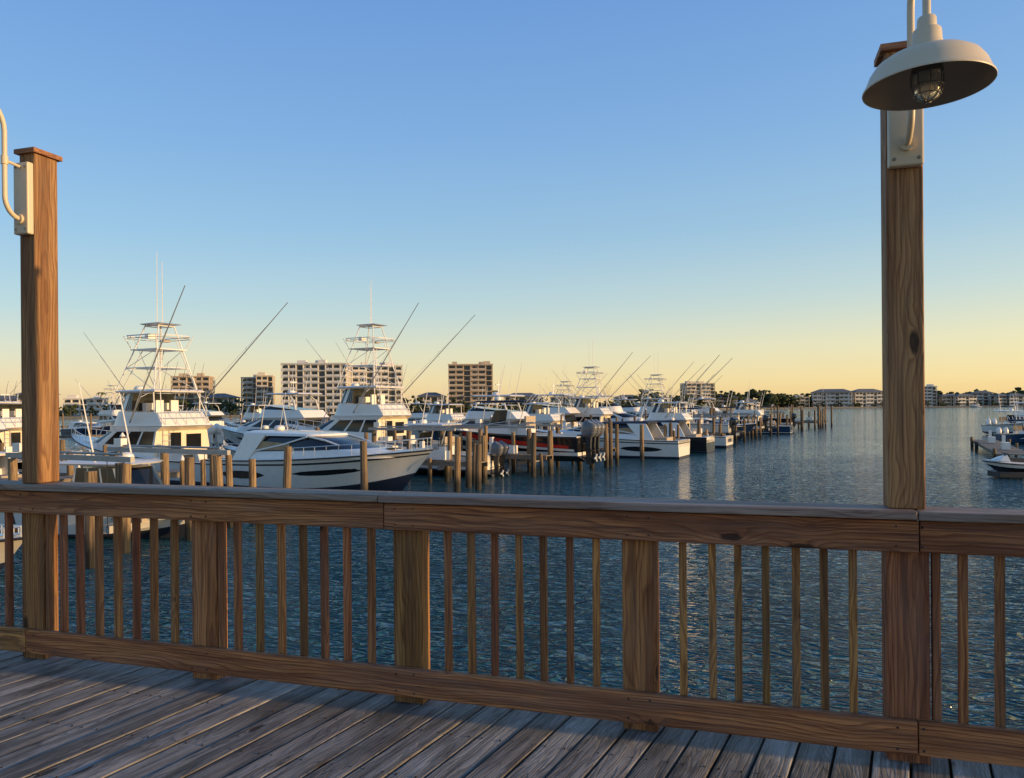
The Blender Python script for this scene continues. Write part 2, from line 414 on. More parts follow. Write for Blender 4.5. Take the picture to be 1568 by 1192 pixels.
# ------------------------------------------------------------------ boats
def lerp(a,b,t): return a+(b-a)*t
class Hull:
    def __init__(s,L,B,fs,fb,draft=.5,rake=None,full=2.3):
        s.L,s.B,s.fs,s.fb,s.draft,s.full=L,B,fs,fb,draft,full; s.rake=L*.13 if rake is None else rake
    def sheer(s,t): return s.fs+(s.fb-s.fs)*t**1.8
    def bs(s,t): return s.B/2*(1-max(0,(t-.4)/.6)**s.full)*(.9+.1*min(1,t/.35))
    def bc(s,t): return s.B/2*.86*(1-max(0,(t-.28)/.72)**1.8)*(.93+.07*min(1,t/.35))
    def pt(s,t,q,sg=1,off=0):
        zs=s.sheer(t); zc=.06+.42*s.fb*max(0,(t-.45)/.55)**2.2
        xs=t*s.L; xc=t*(s.L-s.rake*.62)
        e=q**.85
        flare=math.sin(q*math.pi)*(.12+.22*max(0,t-.4))*s.B*.22
        y=lerp(s.bc(t),s.bs(t),e)-flare*max(0,(t-.3))
        return Vector((lerp(xc,xs,q)-s.L/2,sg*(max(0,y)+off),lerp(zc,zs,q)))
    def keel(s,t):
        return Vector((t*(s.L-s.rake)-s.L/2,0,-s.draft+(s.draft+.2)*max(0,(t-.7)/.3)**2.4))
    def build(s,mb,rows,tc=.3,drop=.7,deckmat='white',cockmat='cream',inner='white',n=26,gw=.2):
        ts=sorted(set([i/n for i in range(n+1)]+[tc,tc+.002]))
        qs=[r[0] for r in rows]; hm=[r[1] for r in rows]
        R_=[]
        for t in ts:
            row=[s.keel(t)]+[s.pt(t,q) for q in qs]
            b=s.bs(t); g=min(gw,b*.7); z=s.sheer(t); x=t*s.L-s.L/2
            if t<=tc: row+=[Vector((x,max(0,b-g),z+.02)),Vector((x,max(0,b-g),z-drop)),Vector((x,0,z-drop))]
            else: row+=[Vector((x,max(0,b-g),z+.03)),Vector((x,max(0,b*.6),z+.07)),Vector((x,0,z+.1))]
            R_.append(row)
        m=len(R_[0])
        mats=['bottom']+hm[1:]+[deckmat,None,None]
        for sg in (1,-1):
            vs=[];fs=[];ms=[]
            for row in R_: vs+=[Vector((p.x,p.y*sg,p.z)) for p in row]
            for i in range(len(ts)-1):
                for k in range(m-1):
                    f=(i*m+k,(i+1)*m+k,(i+1)*m+k+1,i*m+k+1)
                    fs.append(f if sg<0 else f[::-1])
                    mm=mats[k]
                    if mm is None:
                        if ts[i]<tc+.001: mm=inner if k==m-3 else cockmat
                        else: mm=deckmat
                    ms.append(mm)
            mb.add(vs,fs,ms)
        row=R_[0][:len(qs)+1]
        for k in range(len(row)-1):
            a,b=row[k],row[k+1]
            mb.add([a,b,Vector((b.x,-b.y,b.z)),Vector((a.x,-a.y,a.z))],[(0,1,2,3)],mats[k])
        x=-s.L/2+.15; b=s.bs(0)-gw; z=s.sheer(0)
        mb.box((x,0,z-drop/2+.01),(.3,2*b,drop),inner)
        for sg in (1,-1):
            mb.path([s.pt(i/20,1,sg,.02)+Vector((0,0,-.03)) for i in range(21)],.035,'rubber',5)
    def patch(s,mb,t0,t1,q0,q1,mat,n=6,taper=0.5,both=True):
        for sg in ((1,-1) if both else (1,)):
            vs=[];fs=[]
            for i in range(n+1):
                u=i/n; t=lerp(t0,t1,u); k=math.sin(math.pi*min(1,max(0,u)))**taper
                qm=(q0+q1)/2
                vs+= [s.pt(t,lerp(qm,q0,max(.1,k)),sg,.012),s.pt(t,lerp(qm,q1,max(.1,k)),sg,.012)]
            for i in range(n): fs.append((2*i,2*i+2,2*i+3,2*i+1))
            mb.add(vs,fs,mat)
    def band(s,mb,t0,t1,qa0,qb0,qa1,qb1,mat,n=10):
        for sg in (1,-1):
            vs=[];fs=[]
            for i in range(n+1):
                u=i/n; t=lerp(t0,t1,u); vs+=[s.pt(t,lerp(qa0,qa1,u),sg,.014),s.pt(t,lerp(qb0,qb1,u),sg,.014)]
            for i in range(n): fs.append((2*i,2*i+2,2*i+3,2*i+1))
            mb.add(vs,fs,mat)
    def bowrail(s,mb,t0=.55,h=.6,k=9):
        for sg in (1,-1):
            top=[]
            for i in range(k+1):
                t=lerp(t0,.985,i/k); p=s.pt(t,1,sg,-.1 if t<.95 else 0); q=p+Vector((0,0,h))
                if i==0: q=p.copy()
                top.append(q)
                if i: mb.tube(p,q,.016,'metal',n=4)
            mb.path(top,.022,'metal',5)
def outline(z0,z1,xa,xf,hw,rl,k=8,fr=(0,.04,.32,.36,.64,.68,1),aft=1.):
    pts=[]
    for f in fr: x=lerp(xa,xf-rl,f); pts.append((x,hw*lerp(aft,1,min(1,f*2))))
    for i in range(1,k): 
        a=math.pi/2*(1-i/k); pts.append((xf-rl+rl*math.cos(a)**.8,hw*math.sin(a)**.9))
    pts.append((xf,0))
    full=pts+[(x,-y) for x,y in pts[-2::-1]]
    return [Vector((x,y,lerp(z0,z1,(x-xa)/(xf-xa)))) for x,y in full]
def stack(mb,layers,mats,topmat='white',k=8,pillars=True,pill='white',aftmat=None):
    L=[outline(*l,k=k) for l in layers]; n=len(L[0]); vs=[v for r in L for v in r]; fs=[];ms=[]
    nf=7; thin={0,2,4}
    for i in range(len(L)-1):
        for j in range(n):
            j2=(j+1)%n
            fs.append((i*n+j,i*n+j2,(i+1)*n+j2,(i+1)*n+j))
            mm=mats[i]
            jj=j if j<n/2 else n-2-j
            if mm in('glass','amber') and pillars and (jj in thin or jj==nf-1): mm=pill
            if j==n-1 and aftmat: mm=aftmat
            ms.append(mm)
    fs.append(tuple(range((len(L)-1)*n,len(L)*n))); ms.append(topmat)
    fs.append(tuple(range(n-1,-1,-1))); ms.append(mats[0])
    mb.add(vs,fs,ms)
def slab(mb,z,xa,xf,hw,th,mat,rl=.6,sl=0):
    stack(mb,[(z,z+sl,xa,xf,hw*.96,rl),(z+th*.4,z+sl+th*.4,xa-.05,xf+.05,hw,rl),(z+th,z+sl+th*.8,xa+.1,xf-.15,hw*.9,rl)],[mat,mat],mat,pillars=False)
def outboard(mb,x,y,z,s=1,col='white',leg=None):
    leg=leg or col
    def bx(c,sz,m,**k): mb.box((x+c[0]*s,y+c[1]*s,z+c[2]*s),tuple(q*s for q in sz),m,**k)
    rows=[]
    for zz,lx,ly,ox in ((.22,.26,.15,-.26),(.32,.34,.21,-.28),(.42,.37,.235,-.30),(.46,.35,.22,-.30),(.47,.37,.235,-.31),(.65,.39,.24,-.34),(.80,.36,.22,-.37),(.92,.27,.17,-.39),(.96,.12,.08,-.39)):
        rows.append([Vector((x+(ox+lx*math.copysign(abs(math.cos(a))**.7,math.cos(a)))*s,y+ly*s*math.copysign(abs(math.sin(a))**.7,math.sin(a)),z+(zz-(.10*math.cos(a) if zz>.7 else 0)*-1)*s)) for a in [i*math.pi/8 for i in range(16)]])
    vs=[v for r in rows for v in r]; fs=[]; ms=[]
    for i in range(len(rows)-1):
        for k in range(16): fs.append((i*16+k,i*16+(k+1)%16,(i+1)*16+(k+1)%16,(i+1)*16+k)); ms.append('rubber' if i==3 else col)
    fs+=[tuple(range(15,-1,-1)),tuple(range((len(rows)-1)*16,len(rows)*16))]; ms+=[col,col]
    mb.add(vs,fs,ms)
    bx((-.28,0,-.05),(.24,.16,.6),leg,taper=1.35)
    bx((-.29,0,-.55),(.26,.09,.5),leg)
    bx((-.36,0,-.42),(.5,.3,.03),leg)
    mb.tube((x-.62*s,y,z-.78*s),(x+.02*s,y,z-.78*s),.075*s,leg,.03*s,8)
    bx((-.28,0,-.95),(.2,.03,.3),leg,taper=1.3)
    for k in range(3):
        a=k*2.094; mb.box((x-.66*s,y+.12*s*math.cos(a),z+(-.78+.12*math.sin(a))*s),(.05*s,.18*s,.1*s),'metal',rx=a)
    bx((.02,0,.12),(.2,.26,.38),'rubber')
def antenna(mb,p,h,lean=0): mb.tube(p,(p[0]-lean,p[1],p[2]+h),.036,'white',.018,4)
def tower(mb,x0,x1,hw0,z0,xt0,xt1,hwt,z1,levels=3,r=.04):
    base=[(x0,hw0),(x1,hw0),(x1,-hw0),(x0,-hw0)]; top=[(xt0,hwt),(xt1,hwt),(xt1,-hwt),(xt0,-hwt)]
    def at(k,f): return Vector((lerp(base[k][0],top[k][0],f),lerp(base[k][1],top[k][1],f),lerp(z0,z1,f)))
    for k in range(4): mb.tube(at(k,0),at(k,1),r,'white',n=6)
    for f in (.34,.62,.98):
        for k in range(4): mb.tube(at(k,f),at((k+1)%4,f),r*.8,'white',n=5)
    for sy in (0,3):
        o=1 if sy==0 else 2
        mb.tube(at(sy,0),at(o,.34),r*.55,'white',n=4); mb.tube(at(o,.34),at(sy,.62),r*.55,'white',n=4)
    f=.62; c=[at(k,f) for k in range(4)]
    cx=sum(p.x for p in c)/4; z=c[0].z; wx=abs(c[1].x-c[0].x); wy=abs(c[0].y)*2
    mb.box((cx,0,z),(wx*1.2,wy*1.15,.06),'white')
    hh=.8
    ring=[Vector((cx+sx*wx*.75,sy*wy*.75,z+hh)) for sx,sy in ((-1,-.7),(-.7,-1),(.7,-1),(1,-.7),(1,.7),(.7,1),(-.7,1),(-1,.7),(-1,-.7))]
    mb.path(ring,r*.9,'white',5); 
    mb.path([p-Vector((0,0,.14)) for p in ring],r*.5,'tan',5)
    for sx,sy in ((-1,-1),(1,-1),(1,1),(-1,1)): mb.tube((cx+sx*wx*.55,sy*wy*.55,z),(cx+sx*wx*.72,sy*wy*.72,z+hh),r*.6,'white',n=4)
    mb.box((cx+wx*.35,0,z+.85),(.3,.6,.3),'white'); mb.box((cx-wx*.3,0,z+.5),(.35,.5,.12),'tan')
    slab(mb,z1+.02,xt0-.35,xt1+.35,hwt+.28,.07,'white',.3)
    f=.34; c=[at(k,f) for k in range(4)]
    mb.box(((c[0].x*.5+c[1].x*.5),0,c[0].z),(abs(c[1].x-c[0].x)*.8,abs(c[0].y)*1.2,.05),'white')
    for i in range(10):
        a=at(0,i/16); b=a+Vector((.0,-.35,0)); mb.tube(a,b,r*.5,'white',n=4)
    mb.tube(at(0,0)+Vector((0,-.35,0)),at(0,.62)+Vector((0,-.35,0)),r*.6,'white',n=4)
def radome(mb,x,y,z,r=.3):
    mb.revolve([(.001,.26),(r*.6,.24),(r*.93,.17),(r,.1),(r*.9,.0),(.001,-.0)],'white',(x,y,z),14)
def sportfisher(loc,hd,L=15,col='white',tw=True,th=4.2,out=True,name='sportfishing_boat',ant=3.6):
    e=empty(name,(loc[0],loc[1],0),rad(hd)); k=L/15
    H=Hull(L,4.7*k,1.25*k,2.5*k,.6)
    mb=MB(); rows=[(0,None),(.1,'bottom'),(.17,'navy' if col=='white' else 'white'),(.45,col),(.8,col),(1,col)]
    H.build(mb,rows,tc=.29,drop=.75*k,cockmat='teak'); H.bowrail(mb,.62,.55)
    mb.box((-L/2-.01,0,.8*k),(.03,1.7*k,.35*k),'canvas')
    mb.obj('hull',e)
    mb=MB()
    zb=1.5*k
    stack(mb,[(zb-.2,zb+.35,-2.6*k,4.8*k,1.9*k,2.6*k),(zb+.45*k,zb+.7*k,-2.6*k,4.0*k,1.86*k,2.4*k),(zb+1.35*k,zb+1.3*k,-2.6*k,2.3*k,1.7*k,1.6*k),(zb+1.6*k,zb+1.65*k,-3.1*k,2.1*k,1.78*k,1.4*k)],['white','glass','white'],aftmat='cream')
    stack(mb,[(zb+.1,zb+.5*k,1.5*k,6.2*k,1.35*k,2.2*k),(zb+.5*k,zb+.8*k,1.5*k,5.6*k,1.1*k,2*k)],['white'],pillars=False)
    mb.box((-2.61*k,.5*k,zb+.45*k),(.06,.75*k,1.6*k),'glass'); mb.box((-2.61*k,-.75*k,zb+.75*k),(.06,1.0*k,.8*k),'glass')
    mb.box((-3.0*k,1.15*k,zb-.2*k),(.7*k,.9*k,.8*k),'white'); mb.box((-3.0*k,-.9*k,zb-.2*k),(.7*k,1.3*k,.8*k),'white')
    zf=zb+1.63*k
    stack(mb,[(zf,zf,-3.0*k,1.9*k,1.65*k,1.3*k),(zf+.75*k,zf+.85*k,-2.4*k,1.55*k,1.55*k,1.2*k)],['white'],pillars=False)
    mb.box((-.2*k,0,zf+1.0*k),(.7*k,1.5*k,.6*k),'white')
    for yy in (-.5,.5): mb.box((-1.3*k,yy*k,zf+1.1*k),(.12*k,.5*k,.7*k),'white'); mb.box((-1.1*k,yy*k,zf+.85*k),(.5*k,.5*k,.12*k),'tan')
    stack(mb,[(zf+.86*k,zf+.86*k,-.2*k,1.45*k,1.47*k,1.1*k),(zf+1.85*k,zf+1.85*k,-.2*k,1.0*k,1.35*k,1.*k)],['glass'],pillars=True,aftmat='glass')
    zt=zf+1.9*k
    slab(mb,zt,-2.4*k,1.5*k,1.7*k,.16*k,'white',.9*k)
    for sy in (-1,1): mb.tube((-2.2*k,sy*1.5*k,zf+.1),(-2.2*k,sy*1.55*k,zt),.04,'white')
    for i in range(5): mb.tube((-2.95*k,(-1.4+.7*i)*k,zf),(-2.95*k,(-1.4+.7*i)*k,zf+.8*k),.025,'metal',n=4)
    for hh in (.45,.8): mb.tube((-2.95*k,-1.5*k,zf+hh*k),(-2.95*k,1.5*k,zf+hh*k),.025,'metal',n=5)
    for i in range(5):
        yy=(-1.2+.6*i)*k; mb.tube((-2.4*k,yy,zt),(-3.0*k,yy,zt+1.7*k),.018,'rubber',.008,4)
    for yy in (.9,1.3): mb.tube((-2.75*k,yy*k,zb-.7*k),(-2.65*k,yy*k,zf+.4*k),.025,'metal',n=4)
    for i in range(7): mb.tube((-2.74*k,.9*k,zb-.5*k+i*.33*k),(-2.74*k,1.3*k,zb-.5*k+i*.33*k),.02,'metal',n=4)
    radome(mb,.2*k,.6*k,zt+.16*k,.32)
    mb.tube((-5.2*k,0,.5*k),(-5.2*k,0,1.2*k),.08,'metal',n=8); mb.box((-5.2*k,0,1.3*k),(.6,.6,.12),'teak'); mb.box((-4.95*k,0,1.65*k),(.1,.6,.6),'teak')
    mb.obj('cabin_and_bridge',e)
    mb=MB()
    if tw:
        tower(mb,-2.1*k,1.1*k,1.45*k,zt+.12,-1.3*k,-.2*k,.5*k,zt+th)
        for sy in (-1,1):
            mb.tube((-2.95*k,sy*1.6*k,zf+.1),(-1.3*k,sy*.6*k,zt+th*.8),.028,'white',n=5)
            mb.tube((2.6*k,sy*1.45*k,zb+1.1*k),(-.2*k,sy*.7*k,zt+th*.62),.03,'white',n=5)
        antenna(mb,(-1.2*k,.5*k,zt+th),ant); antenna(mb,(-.3*k,-.55*k,zt+th),ant*.93)
    else:
        for yy in (-.8,.8): antenna(mb,(-.6*k,yy*k,zt),R.uniform(2.,3.4),.3)
    mb.obj('tuna_tower' if tw else 'antennas',e)
    if out:
        mb=MB()
        for sy in (-1,1):
            a=Vector((-.6*k,sy*1.85*k,zf+.2)); b=a+Vector((-6.6*k,sy*(1.7*k),6.9*k))
            mb.tube(a,b,.05,'galv',.024,5)
            for f,s2 in ((.3,.35),(.6,.28)):
                c=a.lerp(b,f); mb.tube(c+Vector((0,0,s2)),c-Vector((0,0,s2)),.014,'metal',n=4)
            mb.tube(a,a.lerp(b,.3)+Vector((0,0,.35)),.01,'metal',n=3); mb.tube(a.lerp(b,.3)+Vector((0,0,.35)),a.lerp(b,.85),.01,'metal',n=3)
            mb.tube(a.lerp(b,.2),(-1.9*k,sy*1.5*k,zt),.02,'metal',n=4)
            a2=Vector((.8*k,sy*1.0*k,zt)); mb.tube(a2,a2+Vector((3.0*k,sy*.6*k,3.6*k)),.028,'galv',.012,4)
        mb.obj('outriggers',e)
    return e
def cruiser(loc,hd,L=13,name='express_cruiser',zl=0,col='white',top='white'):
    e=empty(name,(loc[0],loc[1],zl),rad(hd)); k=L/13
    H=Hull(L,4.0*k,1.35*k,2.05*k,.5,full=2.6); mb=MB()
    H.build(mb,[(0,None),(.08,'bottom'),(.14,col),(.42,col),(.80,col),(.86,'rubber'),(1,col)],tc=.24,drop=.5,cockmat='teak')
    H.patch(mb,.5,.80,.46,.62,'glass',8,.4); H.patch(mb,.10,.36,.34,.62,'black',8,.5)
    H.bowrail(mb,.45,.55,11); mb.obj('hull',e)
    mb=MB(); z=1.45*k
    stack(mb,[(z-.15,z+.25*k,-3.4*k,5.2*k,1.55*k,3.4*k),(z+.2*k,z+.50*k,-3.4*k,4.6*k,1.48*k,3.1*k),(z+.34*k,z+.62*k,-3.4*k,3.6*k,1.42*k,2.4*k)],['white','white'],pillars=False)
    stack(mb,[(z+.35*k,z+.60*k,-3.2*k,3.5*k,1.44*k,2.4*k),(z+.85*k,z+.9*k,-2.7*k,2.0*k,1.34*k,1.8*k),(z+1.15*k,z+1.14*k,-2.4*k,.9*k,1.2*k,1.1*k)],['glass','glass'],'white',pillars=False)
    stack(mb,[(z+1.12*k,z+1.12*k,-4.0*k,.95*k,1.36*k,1.2*k),(z+1.26*k,z+1.22*k,-4.1*k,.9*k,1.3*k,1.2*k),(z+1.36*k,z+1.26*k,-3.7*k,.3*k,1.0*k,.9*k)],[top,top],'cream' if top=='white' else top,pillars=False)
    for sy in (-1,1):
        mb.add([(-4.6*k,sy*1.6*k,z-.1),(-3.5*k,sy*1.58*k,z-.1),(-2.4*k,sy*1.4*k,z+1.17*k),(-3.9*k,sy*1.38*k,z+1.17*k),(-4.6*k,sy*1.46*k,z-.1),(-3.5*k,sy*1.44*k,z-.1),(-2.4*k,sy*1.28*k,z+1.17*k),(-3.9*k,sy*1.26*k,z+1.17*k)],[(0,1,2,3),(7,6,5,4),(0,3,7,4),(1,5,6,2)],'white')
        mb.path([(2.1*k,sy*1.12*k,z+.72*k),(1.3*k,sy*1.2*k,z+.95*k),(.2*k,sy*1.3*k,z+1.14*k)],.05,'white')
        mb.add([(-3.0*k,sy*1.45*k,z+.42*k),(-.6*k,sy*1.452*k,z+.50*k),(-.8*k,sy*1.40*k,z+.78*k),(-2.7*k,sy*1.385*k,z+.86*k)],[(0,1,2,3)],'amber')
        mb.path([(-3.1*k,sy*1.46*k,z+.38*k),(-1.2*k,sy*1.43*k,z+.72*k),(0.3*k,sy*1.34*k,z+1.1*k)],.045,'white')
    mb.box((-4.9*k,0,z-.1),(1.1*k,2.2*k,.4*k),'tan'); 
    mb.box((4.3*k,0,z+.60*k),(.5,.5,.05),'glass')
    radome(mb,-3.0*k,0,z+1.35*k,.28); antenna(mb,(-3.3*k,.8*k,z+1.3*k),1.6,.4)
    mb.obj('superstructure',e); return e
def center_console(loc,hd,L=9,name='center_console_boat',zl=0,rows=None,eng=2,engcol='white',leg=None,top='white',pilot=False,topz=2.6,swoosh=False):
    e=empty(name,(loc[0],loc[1],zl),rad(hd)); k=L/9
    H=Hull(L,2.8*k,.95*k,1.4*k,.4,full=2.4); mb=MB()
    rows=rows or [(0,None),(.1,'bottom'),(.5,'white'),(.9,'white'),(1,'white')]
    H.build(mb,rows,tc=.78,drop=.5,cockmat='white',n=22,gw=.22); H.bowrail(mb,.68,.25,6)
    if swoosh: 
        H.band(mb,.05,.70,.36,.52,.66,.94,'red'); H.band(mb,.02,.74,.22,.34,.50,.62,'white')
    mb.obj('hull',e)
    mb=MB(); z=.45*k
    stack(mb,[(z,z,-.7*k,1.3*k,.5*k,.4),(z+.9*k,z+.7*k,-.6*k,1.2*k,.46*k,.4),(z+1.0*k,z+.8*k,-.5*k,.9*k,.4*k,.3)],['white','white'],pillars=False)
    stack(mb,[(z+1.0*k,z+.8*k,.1*k,.8*k,.42*k,.3),(z+1.75*k,z+1.75*k,-.05*k,.35*k,.40*k,.2)],['glass'],pillars=False)
    mb.box((-1.3*k,0,z+.5*k),(.5*k,1.1*k,.9*k),'white'); mb.box((-1.3*k,0,z+1.0*k),(.5*k,1.1*k,.16),'tan'); mb.box((-1.5*k,0,z+1.3*k),(.1*k,1.1*k,.4),'tan')
    zt=topz*k
    if pilot:
        stack(mb,[(z,z,-1.2*k,1.9*k,.95*k,.9),(z+1.0*k,z+1.0*k,-1.2*k,1.7*k,.93*k,.8),(zt-.1,zt-.1,-1.1*k,1.1*k,.85*k,.6)],['white','glass'])
    for sx,tx in ((-.6,-.9),(.9,.6)):
        for sy in (-1,1):
            mb.path([(sx*k,sy*.55*k,z),(sx*k,sy*.6*k,z+1.*k),(lerp(sx,tx,.7)*k,sy*.68*k,zt-.35*k),(tx*k,sy*.8*k,zt)],.03,'metal',6)
    for sy in (-1,1): mb.tube((-.9*k,sy*.8*k,zt-.03),(.6*k,sy*.8*k,zt-.03),.028,'metal')
    mb.tube((-.6*k,-.6*k,z+1.2*k),(.9*k,-.6*k,z+1.*k),.02,'metal'); mb.tube((-.6*k,.6*k,z+1.2*k),(.9*k,.6*k,z+1.*k),.02,'metal')
    slab(mb,zt,-1.7*k,1.3*k,1.1*k,.12,top,.6)
    for i in range(5): mb.tube((-1.7*k,(-.8+.4*i)*k,zt),(-2.0*k,(-.8+.4*i)*k,zt+.4),.025,'metal',n=5)
    antenna(mb,(-.2*k,.9*k,zt+.1),2.3,.5); antenna(mb,(-.2*k,-.9*k,zt+.1),2.6,.6); radome(mb,.3*k,0,zt+.12,.25)
    mb.obj('console_and_t_top',e)
    mb=MB()
    for i in range(eng): outboard(mb,-L/2-.02,(i-(eng-1)/2)*.7,.7*k,.98*k,engcol,leg)
    mb.obj('outboard_engines',e); return e
def motoryacht(loc,hd,L=14,name='motor_yacht',col='white'):
    e=empty(name,(loc[0],loc[1],0),rad(hd)); k=L/14
    H=Hull(L,4.4*k,1.3*k,2.3*k,.6); mb=MB()
    H.build(mb,[(0,None),(.08,'bottom'),(.15,'navy'),(.5,col),(.9,col),(1,col)],tc=.2,drop=.5,cockmat='teak'); H.patch(mb,.45,.78,.55,.72,'glass',8,.3); H.bowrail(mb,.4,.65,10); mb.obj('hull',e)
    mb=MB(); z=1.5*k
    stack(mb,[(z-.2,z+.3,-4.2*k,4.6*k,1.8*k,3*k),(z+.6*k,z+.9*k,-4.2*k,3.6*k,1.7*k,2.4*k),(z+1.35*k,z+1.4*k,-3.9*k,1.6*k,1.5*k,1.5*k),(z+1.6*k,z+1.6*k,-5.2*k,1.3*k,1.7*k,1.2*k)],['white','glass','white'])
    stack(mb,[(z+1.6*k,z+1.6*k,-4.6*k,1.1*k,1.55*k,1.2*k),(z+2.2*k,z+2.3*k,-4.0*k,.8*k,1.45*k,1.1*k),(z+2.5*k,z+2.7*k,-1.0*k,.3*k,1.2*k,1.*k)],['white','glass'],'white',pillars=False)
    for sy in (-1,1): mb.path([(-3.6*k,sy*1.4*k,z+2.1*k),(-3.3*k,sy*1.35*k,z+3.*k),(-2.6*k,sy*1.2*k,z+3.55*k)],.07,'white',6); mb.tube((-.2*k,sy*1.2*k,z+2.4*k),(-.8*k,sy*1.2*k,z+3.55*k),.05,'white')
    slab(mb,z+3.55*k,-3.9*k,.3*k,1.5*k,.14,'white',.8)
    radome(mb,-1.8*k,0,z+3.7*k,.35); antenna(mb,(-2.5*k,.9*k,z+3.6*k),2.4,.4); antenna(mb,(-2.5*k,-.9*k,z+3.6*k),2.,.4)
    mb.tube((-2*k,0,z+3.7*k),(-2*k,0,z+4.9*k),.04,'white'); mb.box((-2*k,0,z+4.6*k),(.1,.9,.08),'white')
    mb.obj('superstructure',e); return e
IN=153; OUT=-27
sportfisher((-21.6,45.0),IN,15.4,th=4.0,ant=4.2)
sportfisher((-12,60.5),IN,17,th=5.0,ant=3.6)
cruiser((-9.7,38.6),OUT-4,14)
center_console((-5.3,47),IN,9.5,eng=2,zl=.3,engcol='motor',leg='rubber')
center_console((-.6,50.6),IN,12,name='black_center_console_boat',zl=1.0,rows=[(0,None),(.10,'white'),(.18,'white'),(.5,'black'),(.94,'black'),(1,'white')],eng=3,engcol='motor',top='canvas',leg='rubber',swoosh=True)
cruiser((7.6,62.5),IN,13.5,col='white',top='canvas')
center_console((-13.2,25.2),OUT+14,8.4,name='pilothouse_fishing_boat',pilot=True,eng=2,topz=2.55)
center_console((-15.2,19.),OUT+10,7.6,name='blue_hull_skiff',rows=[(0,None),(.15,'cream'),(.5,'cream'),(.9,'cream'),(1,'navy')],eng=1,top='canvas',topz=2.2)
my=motoryacht((-34,44),IN,14,name='motor_yacht')
sf=sportfisher((-38,56),IN,14,tw=False,out=False,col='grey')
cr=cruiser((-27,35),IN+12,10.5,col='navy')
motoryacht((-3,68),IN,14,col='navy')
sportfisher((2.5,77),IN,13,tw=False,out=False)
motoryacht((-22,70),IN,15)
cc=center_console((-17.2,53),IN,9,eng=2,top='canvas',engcol='black')
row=[(11.8,69.5),(15.5,76.5),(19.6,84),(23.8,92),(28.5,100),(33.5,108.5),(38.5,117)]
kinds=['mc','sp','cc','cr','cc','sp','cc']
for (x,y),kd in zip(row,kinds):
    if kd=='mc': cruiser((x,y),IN,13,col='black',top='canvas')
    if kd=='sp': sportfisher((x,y),IN,13,tw=False,out=(x<20),col='white' if x<20 else 'navy')
    if kd=='cc': center_console((x,y),IN,9.5,zl=1.0,eng=2+int(x)%2,top=R.choice(['white','canvas']),engcol=R.choice(['black','motor']),leg='rubber',rows=[(0,None),(.3,'white'),(.5,'black'),(1,'black')] if x>25 else None)
    if kd=='cr': cruiser((x,y),OUT,12,col='navy')
st=sportfisher((9,92),IN,15,th=3.8)
sportfisher((20.8,112),IN,15,th=3.6)
motoryacht((3,90),IN,15); motoryacht((14,103),OUT,15); sportfisher((-8,84),IN,13,tw=False,out=False); motoryacht((30,126),IN,14)
sportfisher((27,121),IN,13,tw=False,out=True)
center_console((-30,66),IN,10,zl=1.)
far=[my,sf,cc,cr,my,sf,st,cc]
i=0
for bx,by in ((-48,74),(-40,80),(-31,86),(-21,92),(-12,99),(-3,107),(6,116),(-60,90),(-50,100),(-38,108),(-26,116),(-14,124),(-2,132),(10,140),(-80,110),(-68,120),(-54,130),(-40,140),(-24,150),(-8,160),(8,168),(-100,140),(-80,152),(-55,165),(20,128),(24,140),(34,142)):
    clone(far[(i*5)%8],(bx+R.uniform(-2,2),by+R.uniform(-2,2)),R.choice((IN,OUT))+R.uniform(-4,4),R.uniform(.85,1.02)); i+=1
# ------------------------------------------------------------------ docks and pilings
def piling(mb,x,y,h,r=.16,cap=False):
    lx,ly=(R.uniform(-.09,.09),R.uniform(-.09,.09))
    n=10
    mb.tube((x,y,-1.5),(x+lx*.5,y+ly*.5,h*.5),r*1.08,'piling',r,n); mb.tube((x+lx*.5,y+ly*.5,h*.5),(x+lx,y+ly,h),r,'piling',r*.93,n)
    if cap: mb.tube((x+lx,y+ly,h),(x+lx,y+ly,h+.18),r*1.08,'white',.02,n)
for (x,y,h) in ((-10.7,27,2.7),(-10.3,24,2.65),(-11.4,22,2.6),(-9.05,30,2.65),(-6.35,32.2,2.75),(-11.2,20,2.55),(-13.4,29,2.6),(-2.75,37,2.7),(-2.3,39,2.9),(-1.75,37.8,2.3),(-1.55,41,2.6)):
    mb=MB(); piling(mb,0,0,h,.16); mb.obj('dock_piling',loc=(x,y,0))
ud=Vector((-.866,.5,0)); al=Vector((.5,.866,0))
def dock(name,pts,w=1.4,z=1.25,step=3.2,ph=(2.3,3.),boxes=True):
    e=empty(name); mb=MB(); pm=MB()
    for a,b in zip(pts[:-1],pts[1:]):
        a=Vector((*a,0)); b=Vector((*b,0)); d=b-a; L=d.length; u=d.normalized(); nrm=Vector((-u.y,u.x,0)); rz=math.atan2(u.y,u.x)
        c=(a+b)/2
        for sg in (-1,1): mb.box((c.x+nrm.x*sg*w*.45,c.y+nrm.y*sg*w*.45,z-.2),(L,.07,.22),'dock',rz=rz)
        k=int(L/.3)
        for i in range(k):
            p=a+u*(i+.5)*L/k; mb.box((p.x,p.y,z-.06+R.uniform(-.006,.006)),(L/k-.03,w,.05),'dock',rz=rz)
        s=0.
        while s<=L+.1:
            for sg in (-1,1):
                if R.random()<.2: continue
                p=a+u*(s+R.uniform(-.3,.3))+nrm*sg*(w*.5+.12); piling(pm,p.x,p.y,R.uniform(*ph) if R.random()<.7 else z+.1,R.uniform(.10,.15),R.random()<.12)
            s+=step
        if boxes and L>8:
            for q in (.25,.7):
                p=a+u*L*q; mb.box((p.x,p.y,z+.25),(1.1,.5,.5),'white',rz=rz); mb.box((p.x+u.x*1.2,p.y+u.y*1.2,z+.5),(.22,.22,1.),'white',rz=rz)
    mb.obj('walkway',e,0); pm.obj('pilings',e); return e
